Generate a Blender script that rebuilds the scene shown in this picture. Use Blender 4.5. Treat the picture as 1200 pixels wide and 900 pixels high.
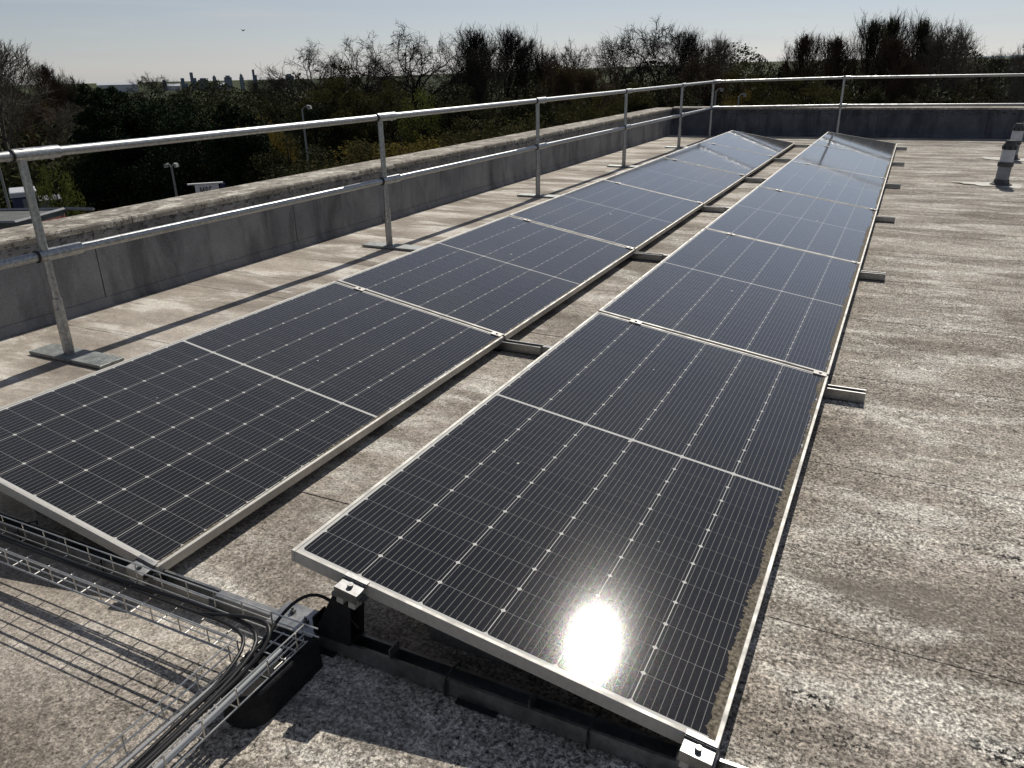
import bpy, math, random
from mathutils import Vector, Matrix
random.seed(7)
for o in list(bpy.data.objects): bpy.data.objects.remove(o)
SC = bpy.context.scene
COL = SC.collection
# ------------------------------------------------------------------ camera
FPX = 906.26
CAM = Vector((1.282, -1.266, 1.4365))
RR = ((0.8982310802153202, 0.43921440711254656, -0.01648123539038981),
      (-0.1536061937198529, 0.3488295476675498, 0.9245123492549745),
      (-0.41180828523248325, 0.8278941063075802, -0.38079559471592495))
cam = bpy.data.objects.new('camera', bpy.data.cameras.new('camera')); COL.objects.link(cam)
M = Matrix(((RR[0][0], RR[1][0], -RR[2][0], CAM.x), (RR[0][1], RR[1][1], -RR[2][1], CAM.y),
            (RR[0][2], RR[1][2], -RR[2][2], CAM.z), (0, 0, 0, 1)))
cam.matrix_world = M
cam.data.sensor_width = 36; cam.data.lens = FPX/1200*36
cam.data.clip_start = 0.05; cam.data.clip_end = 20000
SC.camera = cam
# ------------------------------------------------------------------ sun and sky
ELEV, AZ = math.radians(44.5), math.radians(-3.3)
SUNDIR = Vector((math.sin(AZ)*math.cos(ELEV), math.cos(AZ)*math.cos(ELEV), math.sin(ELEV)))
sl = bpy.data.lights.new('sun', 'SUN'); sl.energy = 4.3; sl.angle = math.radians(0.5); sl.color = (1, .945, .86)
sun = bpy.data.objects.new('sun', sl); COL.objects.link(sun); sun.rotation_euler = SUNDIR.to_track_quat('Z', 'Y').to_euler()
W = bpy.data.worlds.new('World'); SC.world = W; W.use_nodes = True
nt = W.node_tree; nt.nodes.clear()
def N(t, kind, **kw):
    n = t.nodes.new(kind)
    for k, v in kw.items():
        if k in n.bl_rna.properties.keys() and not isinstance(v, dict) and k != 'inputs': setattr(n, k, v)
    return n
sky = nt.nodes.new('ShaderNodeTexSky'); sky.sky_type = 'NISHITA'; sky.sun_disc = False
sky.sun_elevation = ELEV; sky.sun_rotation = AZ; sky.altitude = 50; sky.air_density = 1.0; sky.dust_density = 0.1; sky.ozone_density = 2.5
bg = nt.nodes.new('ShaderNodeBackground'); bg.inputs[1].default_value = 0.062
wo = nt.nodes.new('ShaderNodeOutputWorld')
tc = nt.nodes.new('ShaderNodeTexCoord'); mp = nt.nodes.new('ShaderNodeMapping')
mp.inputs['Rotation'].default_value = (0.05, 0.03, 0.5); mp.inputs['Scale'].default_value = (3, 3, 40)
nz = nt.nodes.new('ShaderNodeTexNoise'); nz.inputs['Scale'].default_value = 1.6; nz.inputs['Detail'].default_value = 5
rp = nt.nodes.new('ShaderNodeValToRGB'); rp.color_ramp.elements[0].position = .52; rp.color_ramp.elements[1].position = .78
rp.color_ramp.elements[1].color = (.42, .42, .42, 1)
tn = nt.nodes.new('ShaderNodeMix'); tn.data_type = 'RGBA'; tn.blend_type = 'MULTIPLY'; tn.inputs['Factor'].default_value = 1; tn.inputs['B'].default_value = (.96, .99, 1.10, 1)
mx = nt.nodes.new('ShaderNodeMix'); mx.data_type = 'RGBA'; mx.inputs['B'].default_value = (9.0, 9.3, 9.6, 1)
hs = nt.nodes.new('ShaderNodeHueSaturation'); hs.inputs['Saturation'].default_value = .46
L = nt.links.new
L(tc.outputs['Generated'], mp.inputs[0]); L(mp.outputs[0], nz.inputs['Vector']); L(nz.outputs[0], rp.inputs[0])
L(sky.outputs[0], hs.inputs['Color']); L(hs.outputs[0], tn.inputs['A']); L(tn.outputs['Result'], mx.inputs['A']); L(rp.outputs[0], mx.inputs['Factor']); L(mx.outputs['Result'], bg.inputs[0]); L(bg.outputs[0], wo.inputs[0])
SC.view_settings.view_transform = 'Standard'; SC.view_settings.look = 'None'
SC.view_settings.exposure = 0.0; SC.view_settings.gamma = 1
SC.render.resolution_x = 1024; SC.render.resolution_y = 768
SC.cycles.max_bounces = 6; SC.cycles.transparent_max_bounces = 8

# ------------------------------------------------------------------ picture-to-place helper (for choosing distances only)
def gd(u, v, D):
    a, b = (u-600)/FPX, (450-v)/FPX
    q = Vector([RR[0][i]*a+RR[1][i]*b+RR[2][i] for i in range(3)])
    return CAM + q*(D/math.hypot(q.x, q.y))

# ------------------------------------------------------------------ materials
def mat(name, base=(.5, .5, .5), rough=.6, metal=0, spec=.5, coat=0, coat_rough=.05):
    m = bpy.data.materials.new(name); m.use_nodes = True
    b = m.node_tree.nodes['Principled BSDF']
    b.inputs['Base Color'].default_value = (*base, 1); b.inputs['Roughness'].default_value = rough
    b.inputs['Metallic'].default_value = metal; b.inputs['Specular IOR Level'].default_value = spec
    b.inputs['Coat Weight'].default_value = coat; b.inputs['Coat Roughness'].default_value = coat_rough
    return m
class G:
    """small node graph helper"""
    def __init__(s, m): s.t = m.node_tree; s.b = s.t.nodes['Principled BSDF']; s.c = s.t.nodes.new('ShaderNodeTexCoord')
    def link(s, a, b): s.t.links.new(a, b)
    def vec(s, scale=(1, 1, 1), rot=(0, 0, 0), src='Object', loc=(0, 0, 0)):
        m = s.t.nodes.new('ShaderNodeMapping'); m.inputs['Scale'].default_value = scale; m.inputs['Rotation'].default_value = rot
        m.inputs['Location'].default_value = loc
        s.link(s.c.outputs[src], m.inputs[0]); return m.outputs[0]
    def world(s, scale=(1, 1, 1)):
        g = s.t.nodes.new('ShaderNodeNewGeometry'); m = s.t.nodes.new('ShaderNodeMapping'); m.inputs['Scale'].default_value = scale
        s.link(g.outputs['Position'], m.inputs[0]); return m.outputs[0]
    def noise(s, v, scale, detail=4, rough=.55, dist=0):
        n = s.t.nodes.new('ShaderNodeTexNoise'); n.inputs['Scale'].default_value = scale; n.inputs['Detail'].default_value = detail
        n.inputs['Roughness'].default_value = rough; n.inputs['Distortion'].default_value = dist
        s.link(v, n.inputs['Vector']); return n.outputs[0]
    def vor(s, v, scale):
        n = s.t.nodes.new('ShaderNodeTexVoronoi'); n.inputs['Scale'].default_value = scale; s.link(v, n.inputs['Vector']); return n.outputs['Distance']
    def ramp(s, f, *pts):
        r = s.t.nodes.new('ShaderNodeValToRGB'); e = r.color_ramp.elements
        while len(e) < len(pts): e.new(.5)
        for i, (p, c) in enumerate(pts):
            e[i].position = p; e[i].color = (c, c, c, 1) if isinstance(c, (int, float)) else (*c, 1)
        s.link(f, r.inputs[0]); return r.outputs[0]
    def mix(s, f, a, b, mode='MIX'):
        m = s.t.nodes.new('ShaderNodeMix'); m.data_type = 'RGBA'; m.blend_type = mode
        for k, v in (('Factor', f), ('A', a), ('B', b)):
            i = [x for x in m.inputs if x.name == k and (x.type == 'VALUE' if k == 'Factor' else x.type == 'RGBA')][0]
            if hasattr(v, 'is_output'): s.link(v, i)
            elif k == 'Factor': i.default_value = v
            else: i.default_value = (*v, 1)
        return [x for x in m.outputs if x.type == 'RGBA'][0]
    def math(s, op, a, b=0.0, c=None):
        m = s.t.nodes.new('ShaderNodeMath'); m.operation = op
        for i, v in enumerate((a, b) if c is None else (a, b, c)):
            if hasattr(v, 'is_output'): s.link(v, m.inputs[i])
            else: m.inputs[i].default_value = v
        return m.outputs[0]
    def bump(s, h, dist=.002, strength=1.0):
        b = s.t.nodes.new('ShaderNodeBump'); b.inputs['Distance'].default_value = dist; b.inputs['Strength'].default_value = strength
        s.link(h, b.inputs['Height']); return b.outputs[0]

def roof_mat():
    m = mat('weathered_felt', rough=.93, spec=.15); g = G(m); w = g.world()
    ws = g.world((.55, 1.5, 1))                     # streaks lie along the sheets
    base = g.mix(g.ramp(g.noise(ws, 1.3, 6, .6), (.36, 0), (.62, 1)), (.245, .212, .175), (.53, .475, .405))
    # left side of the roof is smoother and warmer, the right side mottled
    sep = g.t.nodes.new('ShaderNodeSeparateXYZ'); gg = g.t.nodes.new('ShaderNodeNewGeometry'); g.link(gg.outputs['Position'], sep.inputs[0])
    side = g.ramp(g.math('MULTIPLY_ADD', sep.outputs[0], .36, .68), (0, .12), (.28, .42), (1, 1))
    pale = g.math('MULTIPLY', g.ramp(g.noise(ws, 2.6, 7, .68, .4), (.50, 0), (.60, 1)), .8)
    c = g.mix(pale, base, (.70, .67, .60))
    dark = g.ramp(g.noise(w, 1.7, 6, .7), (.44, 0), (.56, 1))
    sp = g.ramp(g.noise(w, 78, 5, .72), (.485, 0), (.55, 1))
    spd = g.math('MULTIPLY', g.math('MULTIPLY', sp, g.math('MULTIPLY_ADD', dark, .75, .25)), side)
    c = g.mix(g.math('MULTIPLY', spd, .8), c, (.085, .075, .062))
    mot = g.ramp(g.noise(w, 24, 8, .8, .3), (.38, .42), (.5, .95), (.60, 1.38))
    c = g.mix(g.math('MULTIPLY_ADD', side, .75, .2), c, g.mix(1.0, c, mot, 'MULTIPLY'))
    blk = g.ramp(g.noise(w, 62, 4, .65), (.585, 0), (.615, 1))
    patch = g.ramp(g.noise(w, 1.25, 4), (.46, .06), (.58, 1))
    c = g.mix(g.math('MULTIPLY', g.math('MULTIPLY', blk, patch), side), c, (.012, .012, .013))
    def spot(x, y, rx, ry, wob=.9):
        m_ = g.t.nodes.new('ShaderNodeMapping'); m_.vector_type = 'TEXTURE'; m_.inputs['Location'].default_value = (x, y, 0); m_.inputs['Scale'].default_value = (rx, ry, 1); g.link(gg.outputs['Position'], m_.inputs[0])
        ln = g.t.nodes.new('ShaderNodeVectorMath'); ln.operation = 'LENGTH'; g.link(m_.outputs[0], ln.inputs[0])
        return g.ramp(g.math('MULTIPLY_ADD', g.noise(w, 6, 5, .7), wob, ln.outputs['Value']), (.55+wob*.5-.25, 1), (1.0+wob*.5, 0))
    wh = g.ramp(g.noise(w, 38, 6, .75), (.40, 0), (.52, 1))
    for (x, y, a_, b2) in ((1.50, 1.36, .36, .10), (1.85, 1.25, .3, .10), (1.28, .36, .16, .10), (1.5, 2.75, .3, .2), (1.45, .12, .3, .06)):
        c = g.mix(g.math('MULTIPLY', g.math('MULTIPLY', spot(x, y, a_, b2), wh), .75), c, (.66, .63, .565))
    bk = g.ramp(g.noise(w, 58, 4, .7), (.505, 0), (.54, 1))
    for (x, y, a_, b2) in ((1.28, .34, .13, .07), (1.38, .24, .12, .05), (1.75, 1.22, .25, .05), (1.45, 1.32, .2, .03), (1.7, .35, .2, .08)):
        c = g.mix(g.math('MULTIPLY', spot(x, y, a_, b2, .6), bk), c, (.012, .012, .013))
    ws2 = g.math('MULTIPLY', g.ramp(g.noise(w, 70, 6, .78), (.52, 0), (.57, 1)), g.ramp(g.noise(ws, 2.2, 6, .7), (.45, .1), (.58, 1)))
    c = g.mix(g.math('MULTIPLY', g.math('MULTIPLY', ws2, side), .85), c, (.66, .62, .55))
    grit = g.mix(side, g.ramp(g.noise(w, 160, 2, .7), (.35, .75), (.65, 1.18)), g.ramp(g.noise(w, 105, 4, .78), (.40, .30), (.52, 1.0), (.62, 1.5)))
    c = g.mix(1.0, c, grit, 'MULTIPLY')
    stain = g.ramp(g.noise(g.world((.5, 2.2, 1)), 1.7, 5, .65, .8), (.56, 0), (.68, .65))
    c = g.mix(stain, c, (.17, .15, .125))
    g.link(c, g.b.inputs['Base Color'])
    h = g.math('ADD', g.noise(w, 190, 3), g.math('MULTIPLY', g.noise(w, 9, 5), 2.2))
    g.link(g.bump(h, .0035, .8), g.b.inputs['Normal'])
    return m
def concrete_mat(name, a, b, streak=True, top=False):
    m = mat(name, rough=.9, spec=.2); g = G(m); w = g.world()
    c = g.mix(g.ramp(g.noise(w, 2.6, 6, .6), (.35, 0), (.7, 1)), a, b)
    if streak:
        v = g.ramp(g.noise(g.world((2.6, 2.6, .6)), 1.7, 7, .66, .5), (.47, 0), (.66, 1))
        c = g.mix(g.math('MULTIPLY', v, .7), c, tuple(x*.42 for x in a))
        sep = g.t.nodes.new('ShaderNodeSeparateXYZ'); gg = g.t.nodes.new('ShaderNodeNewGeometry'); g.link(gg.outputs['Position'], sep.inputs[0])
        hi = g.ramp(sep.outputs[2], (.36, 0), (.47, 1))
        cr = g.ramp(g.noise(g.world((1.5, 1.5, 3)), 11, 7, .75, .25), (.5, 0), (.58, 1))
        c = g.mix(g.math('MULTIPLY', cr, g.math('MULTIPLY', hi, .9)), c, (.03, .03, .03))
    if top:
        l = g.ramp(g.noise(w, 5, 6, .7, .5), (.5, 0), (.62, 1)); c = g.mix(l, c, (.62, .58, .5))
        d = g.ramp(g.noise(w, 22, 5, .7), (.52, 0), (.6, 1)); c = g.mix(g.math('MULTIPLY', d, .75), c, (.07, .06, .045))
    gr = g.ramp(g.noise(w, 120, 3, .7), (.3, .75), (.7, 1.2)); c = g.mix(1.0, c, gr, 'MULTIPLY')
    g.link(c, g.b.inputs['Base Color'])
    g.link(g.bump(g.math('ADD', g.noise(w, 80, 4), g.math('MULTIPLY', g.noise(w, 7, 4), 2)), .004, .7), g.b.inputs['Normal'])
    return m
def metal_mat(name, col, rough, streak=.15):
    m = mat(name, col, rough, 1.0); g = G(m)
    v = g.noise(g.world(), 60, 5, .65); lo = tuple(x*(1-streak*2) for x in col)
    g.link(g.mix(g.ramp(v, (.35, 0), (.65, 1)), lo, col), g.b.inputs['Base Color'])
    g.link(g.ramp(g.noise(g.world(), 14, 4), (.3, rough*.8), (.7, min(1, rough*1.35))), g.b.inputs['Roughness'])
    return m
def noisy(name, a, b, scale=8, rough=.7, spec=.3, bump=0):
    m = mat(name, a, rough, spec=spec); g = G(m)
    g.link(g.mix(g.ramp(g.noise(g.world(), scale, 5, .6), (.35, 0), (.65, 1)), a, b), g.b.inputs['Base Color'])
    if bump: g.link(g.bump(g.noise(g.world(), scale*2.5, 4), bump), g.b.inputs['Normal'])
    return m
def glass_nodes(g, base):
    """soiled, textured solar glass over whatever lies beneath: base colour + glossy coat"""
    w = g.world()
    sp = g.ramp(g.noise(w, 420, 2, .6), (.64, 0), (.72, 1))
    film = g.ramp(g.noise(w, 3.0, 5, .65), (.3, .0), (.75, .022))
    drops = g.ramp(g.noise(w, 70, 5, .75), (.645, 0), (.72, 1))
    f = g.math('ADD', g.math('MULTIPLY', sp, .10), g.math('ADD', film, g.math('MULTIPLY', drops, .25)))
    c = g.mix(f, base, (.42, .40, .36))
    g.link(c, g.b.inputs['Base Color'])
    g.b.inputs['Roughness'].default_value = .115
    gr = g.noise(w, 610, 2, .7); g.link(g.ramp(gr, (.44, .0), (.62, .22)), g.b.inputs['Specular IOR Level'])
    hue = g.t.nodes.new('ShaderNodeTexNoise'); hue.inputs['Scale'].default_value = 300; g.link(w, hue.inputs['Vector'])
    hsv = g.t.nodes.new('ShaderNodeHueSaturation'); hsv.inputs['Saturation'].default_value = 4; g.link(hue.outputs['Color'], hsv.inputs['Color'])
    g.link(hsv.outputs[0], g.b.inputs['Specular Tint'])
    g.b.inputs['Sheen Weight'].default_value = .14; g.b.inputs['Sheen Roughness'].default_value = .38; g.b.inputs['Sheen Tint'].default_value = (1, .93, .82, 1)
    g.b.inputs['Coat Weight'].default_value = .9; g.b.inputs['Coat IOR'].default_value = 1.45
    g.link(g.ramp(g.noise(w, 430, 2, .7), (.36, .023), (.60, .057)), g.b.inputs['Coat Roughness'])
    g.link(g.bump(g.noise(w, 480, 2, .6), .00002, 1), g.b.inputs['Coat Normal'])
def cell_mat():
    m = mat('silicon_cell'); g = G(m)
    uv = g.t.nodes.new('ShaderNodeUVMap'); uv.uv_map = 'metres'; sep = g.t.nodes.new('ShaderNodeSeparateXYZ'); g.link(uv.outputs[0], sep.inputs[0])
    # busbars every 18.1 mm across the cell, fingers along x fine
    fr = g.math('FRACT', g.math('MULTIPLY', sep.outputs[0], 1/.0181))
    bus = g.math('LESS_THAN', g.math('ABSOLUTE', g.math('SUBTRACT', fr, .5)), .040)
    n = g.noise(g.world(), 1.1, 2)
    c = g.mix(n, (.004, .0042, .006), (.0075, .007, .0085))
    c = g.mix(bus, c, (.20, .195, .18))
    glass_nodes(g, c); return m
def sheet_mat():
    m = mat('white_backsheet'); g = G(m); c = g.mix(g.noise(g.world(), 9, 3), (.50, .49, .46), (.62, .61, .57)); glass_nodes(g, c); return m

MAT = dict(
    roof=roof_mat(),
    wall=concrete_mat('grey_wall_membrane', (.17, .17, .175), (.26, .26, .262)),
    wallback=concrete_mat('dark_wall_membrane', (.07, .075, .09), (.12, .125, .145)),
    coping=concrete_mat('lichened_coping', (.22, .195, .16), (.38, .35, .30), False, True),
    galv=metal_mat('galvanised_steel', (.43, .44, .44), .42, .2),
    galvdull=metal_mat('dull_galvanised_plate', (.40, .42, .41), .6, .2),
    alu=metal_mat('anodised_aluminium', (.50, .485, .45), .6, .08),
    rail=metal_mat('mill_aluminium', (.36, .36, .355), .42, .15),
    wire=metal_mat('zinc_wire', (.62, .61, .57), .38, .1),
    cell=cell_mat(), sheet=sheet_mat(),
    dirt=noisy('silt_and_lichen', (.06, .05, .035), (.24, .21, .16), 110, .95, .1, .002),
    black=noisy('black_rubber_and_shade', (.008, .008, .009), (.018, .018, .018), 40, .85, .25, .002),
    cable=mat('black_cable_sheath', (.012, .012, .013), .45, spec=.4),
    greycable=mat('grey_cable_sheath', (.30, .31, .32), .45, spec=.4),
    yellow=noisy('yellow_tag', (.75, .42, .03), (.6, .33, .03), 200, .5),
    ballast=concrete_mat('ballast_concrete', (.14, .13, .11), (.26, .245, .21), False),
    bark=noisy('bark', (.020, .017, .014), (.042, .036, .030), 6, .95, .1),
    barkpale=noisy('pale_bark', (.09, .078, .062), (.16, .14, .115), 6, .95, .1),
    barkred=noisy('reddish_bark', (.045, .030, .022), (.08, .052, .038), 6, .95, .1),
    pipe=noisy('grey_pipe', (.16, .165, .18), (.24, .245, .26), 12, .7),
    pipepale=noisy('pale_grey_pipe', (.42, .43, .46), (.52, .53, .55), 12, .6),
    pipedark=noisy('dark_pipe_cap', (.05, .05, .055), (.09, .09, .09), 12, .8),
    paleflash=noisy('pale_mastic', (.42, .40, .36), (.68, .66, .60), 5, .9, .2),
    grass=noisy('rough_grass', (.022, .035, .012), (.05, .055, .02), .3, .95, .1),
    asphalt=noisy('asphalt', (.04, .04, .042), (.06, .06, .06), 1.5, .9, .2),
    white=mat('white_paint', (.78, .78, .76), .45), navy=mat('navy_paint', (.02, .035, .10), .35),
    vglass=mat('dark_glass', (.01, .012, .015), .08, spec=.6), tyre=mat('tyre', (.02, .02, .02), .8),
    brick=noisy('red_brick', (.20, .06, .04), (.30, .10, .07), 9, .9, .2),
    flatroof=noisy('grey_flat_roof', (.10, .105, .10), (.15, .155, .15), 2, .9, .2),
    letter=mat('black_lettering', (.01, .01, .01), .5), post=mat('grey_post_paint', (.22, .22, .21), .5),
    lampglass=mat('lamp_lens', (.6, .6, .56), .3),
    tower1=noisy('blue_grey_cladding', (.10, .13, .18), (.13, .17, .22), .05, .5), tower2=noisy('grey_cladding', (.16, .18, .21), (.21, .23, .26), .05, .6),
    palehall=noisy('pale_roofing', (.42, .44, .47), (.5, .52, .54), .02, .5),
    hill=noisy('haze_tinted_hill', (.10, .14, .17), (.17, .21, .24), .004, 1, 0),  # fading by distant air is put into this blue-grey colour
)
MAT['alu'].node_tree.nodes['Principled BSDF'].inputs['Metallic'].default_value = .45
def leaf_mat(name, a, b, trans=.35):
    m = bpy.data.materials.new(name); m.use_nodes = True; g = G(m); t = m.node_tree
    c = g.mix(g.ramp(g.noise(g.world(), .9, 4, .6), (.35, 0), (.65, 1)), a, b)
    g.link(c, g.b.inputs['Base Color']); g.b.inputs['Roughness'].default_value = .9; g.b.inputs['Specular IOR Level'].default_value = .05
    tr = t.nodes.new('ShaderNodeBsdfTranslucent'); g.link(c, tr.inputs[0]); ms = t.nodes.new('ShaderNodeMixShader'); ms.inputs[0].default_value = trans
    g.link(g.b.outputs[0], ms.inputs[1]); g.link(tr.outputs[0], ms.inputs[2]); g.link(ms.outputs[0], t.nodes['Material Output'].inputs[0]); return m
MAT.update(
    evergreen=leaf_mat('evergreen_leaves', (.010, .018, .009), (.022, .032, .014), .08),
    olive=leaf_mat('olive_leaves', (.035, .034, .014), (.07, .062, .02), .25),
    gold=leaf_mat('yellow_spring_leaves', (.085, .065, .018), (.15, .115, .025), .3),
    lime=leaf_mat('lime_spring_leaves', (.07, .085, .02), (.12, .135, .03), .3),
    brown=leaf_mat('brown_buds', (.035, .026, .017), (.065, .045, .026), .15),
    ivy=leaf_mat('dark_ivy_leaves', (.02, .024, .011), (.042, .042, .018), .15),
    greenbud=leaf_mat('green_buds', (.075, .085, .035), (.12, .13, .05), .3),
)

# ------------------------------------------------------------------ mesh building
class MB:
    def __init__(s): s.v = []; s.f = []; s.uv = None
    def box(s, x0, x1, y0, y1, z0, z1, bev=0):
        if bev: return s.bevbox(x0, x1, y0, y1, z0, z1, bev)
        i = len(s.v); s.v += [(x, y, z) for z in (z0, z1) for x, y in ((x0, y0), (x1, y0), (x1, y1), (x0, y1))]
        s.f += [(i, i+3, i+2, i+1), (i+4, i+5, i+6, i+7)] + [(i+a, i+(a+1) % 4, i+(a+1) % 4+4, i+a+4) for a in range(4)]
        return s
    def bevbox(s, x0, x1, y0, y1, z0, z1, b):
        i = len(s.v)
        for (z, k) in ((z0, 0), (z1-b, 0), (z1, b)):
            s.v += [(x0+k+b*(c in (0, 7))*(0), 0, 0) for c in ()]
            for (x, y) in ((x0+b, y0+k), (x1-b, y0+k), (x1-k, y0+b), (x1-k, y1-b), (x1-b, y1-k), (x0+b, y1-k), (x0+k, y1-b), (x0+k, y0+b)):
                s.v.append((x, y, z))
        s.f.append(tuple(i+a for a in range(7, -1, -1))); s.f.append(tuple(i+16+a for a in range(8)))
        for l in (0, 8):
            for a in range(8): s.f.append((i+l+a, i+l+(a+1) % 8, i+l+8+(a+1) % 8, i+l+8+a))
        return s
    def tube(s, pts, r, n=8, caps=True):
        pts = [Vector(p) for p in pts]; rs = r if isinstance(r, (list, tuple)) else [r]*len(pts)
        i0 = len(s.v); up = None
        for k, p in enumerate(pts):
            d = (pts[min(k+1, len(pts)-1)] - pts[max(k-1, 0)]).normalized()
            if up is None: up = Vector((0, 0, 1)) if abs(d.z) < .9 else Vector((1, 0, 0))
            a = d.cross(up).normalized(); up = a.cross(d).normalized()
            for j in range(n):
                t = 2*math.pi*j/n; s.v.append(tuple(p + (a*math.cos(t)+up*math.sin(t))*rs[k]))
        for k in range(len(pts)-1):
            for j in range(n):
                s.f.append((i0+k*n+j, i0+k*n+(j+1) % n, i0+(k+1)*n+(j+1) % n, i0+(k+1)*n+j))
        if caps: s.f.append(tuple(i0+j for j in range(n-1, -1, -1))); s.f.append(tuple(i0+(len(pts)-1)*n+j for j in range(n)))
        return s
    def prism(s, poly, axis, a, b):
        """poly of 2D points extruded between a and b along an axis"""
        i = len(s.v); n = len(poly)
        for t in (a, b):
            for (p, q) in poly: s.v.append({'x': (t, p, q), 'y': (p, t, q), 'z': (p, q, t)}[axis])
        s.f.append(tuple(range(i, i+n))); s.f.append(tuple(range(i+2*n-1, i+n-1, -1)))
        for j in range(n): s.f.append((i+j, i+n+j, i+n+(j+1) % n, i+(j+1) % n))
        return s
    def mesh(s, name, m, smooth=False, fix=True):
        me = bpy.data.meshes.new(name); me.from_pydata(s.v, [], s.f)
        if fix:
            import bmesh
            b = bmesh.new(); b.from_mesh(me); bmesh.ops.recalc_face_normals(b, faces=b.faces); b.to_mesh(me); b.free()
        me.materials.append(MAT[m] if isinstance(m, str) else m)
        if smooth: me.shade_smooth() if hasattr(me, 'shade_smooth') else None
        if smooth == 2: pass
        me.update(); return me
    def obj(s, name, m, parent=None, smooth=False, fix=True, loc=None):
        return link(name, s.mesh(name, m, smooth, fix), parent, loc)
def link(name, me, parent=None, loc=None, rot=None):
    o = bpy.data.objects.new(name, me); COL.objects.link(o)
    if parent: o.parent = parent
    if loc: o.location = loc
    if rot: o.rotation_euler = rot
    return o
def thing(name, label, cat, loc=(0, 0, 0), rot=(0, 0, 0), group=None):
    o = link(name, None, None, loc, rot); o.empty_display_size = .2; tag(o, label, cat, group); return o
def tag(o, label=None, cat=None, group=None, kind=None):
    for k, v in (('label', label), ('category', cat), ('group', group), ('kind', kind)):
        if v: o[k] = v
    return o
def sharp(me, ang=40):
    try:
        for p in me.polygons: p.use_smooth = True
        import bmesh
        b = bmesh.new(); b.from_mesh(me)
        for e in b.edges:
            e.smooth = not (len(e.link_faces) == 2 and e.calc_face_angle(0) > math.radians(ang))
        b.to_mesh(me); b.free()
    except Exception: pass
def tubeobj(name, pts, r, m, parent=None, n=10, loc=None):
    o = MB().tube(pts, r, n).obj(name, m, parent, loc=loc); sharp(o.data); return o

# ------------------------------------------------------------------ ground, terrain, hills (setting)
def terrain():
    b = MB(); rings = [0, 15, 30, 45, 60, 80, 110, 150, 220, 350, 600, 1000, 1600, 2500, 4000, 6500]; na = 72
    for r in rings:
        for a in range(na):
            t = 2*math.pi*a/na; x, y = r*math.sin(t), r*math.cos(t)
            azd = (math.degrees(t)+180) % 360-180
            left = min(1, max(0, (-azd-8)/30)) if azd < 0 else 0
            z = -9 - max(0, r-90)*(.0165*left) * (1 if r < 3500 else 3500/max(r, 1))
            z += (1-left)*max(0, r-500)*.0015
            z += random.uniform(-.3, .3) if 20 < r < 300 else 0
            b.v.append((x, y, z))
    for k in range(len(rings)-1):
        for a in range(na): b.f.append((k*na+a, k*na+(a+1) % na, (k+1)*na+(a+1) % na, (k+1)*na+a))
    o = b.obj('ground', 'grass', fix=True); tag(o, 'dark rough grass ground far below the roof', kind='structure')
    for p in o.data.polygons: p.use_smooth = True
terrain()
def road():
    b = MB(); pts = [(-75, 8), (-52, 22), (-38, 30), (-27, 34), (-12, 44), (10, 50), (60, 52)]
    for i, (x, y) in enumerate(pts):
        j, k = max(0, i-1), min(len(pts)-1, i+1); d = Vector((pts[k][0]-pts[j][0], pts[k][1]-pts[j][1], 0)).normalized(); nrm = Vector((-d.y, d.x, 0))
        for s in (-3.5, 3.5): b.v.append((x+nrm.x*s, y+nrm.y*s, -8.5))
    for i in range(len(pts)-1): b.f.append((2*i, 2*i+1, 2*i+3, 2*i+2))
    n = len(b.v)
    for (x, y, z) in list(b.v): b.v.append((x, y, -9.6))
    for i in range(len(pts)-1):
        for s in (0, 1): b.f.append((2*i+s, 2*i+2+s, n+2*i+2+s, n+2*i+s))
    tag(b.obj('road', 'asphalt'), 'dark asphalt road below the roof in front of the trees', kind='structure')
road()
def hills():
    b = MB(); n = 90; rows = []
    for k in range(4):
        for i in range(n):
            az = math.radians(-4+i*.45); D = 5200+k*420
            prof = [0, .75, 1.0, .5][k]
            s = i/(n-1); h = 8+34*max(0, math.sin(min(1, max(0, (s-.05)*1.8))*math.pi/2))*(1+.12*math.sin(i*.35)+.07*math.sin(i*.9))
            b.v.append((D*math.sin(az), D*math.cos(az), -14+prof*h*.95))
    for k in range(3):
        for i in range(n-1): b.f.append((k*n+i, k*n+i+1, (k+1)*n+i+1, (k+1)*n+i))
    o = b.obj('hills', 'hill'); tag(o, 'distant hills tinted pale blue for haze on the horizon at right', kind='structure')
    for p in o.data.polygons: p.use_smooth = True
hills()

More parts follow.
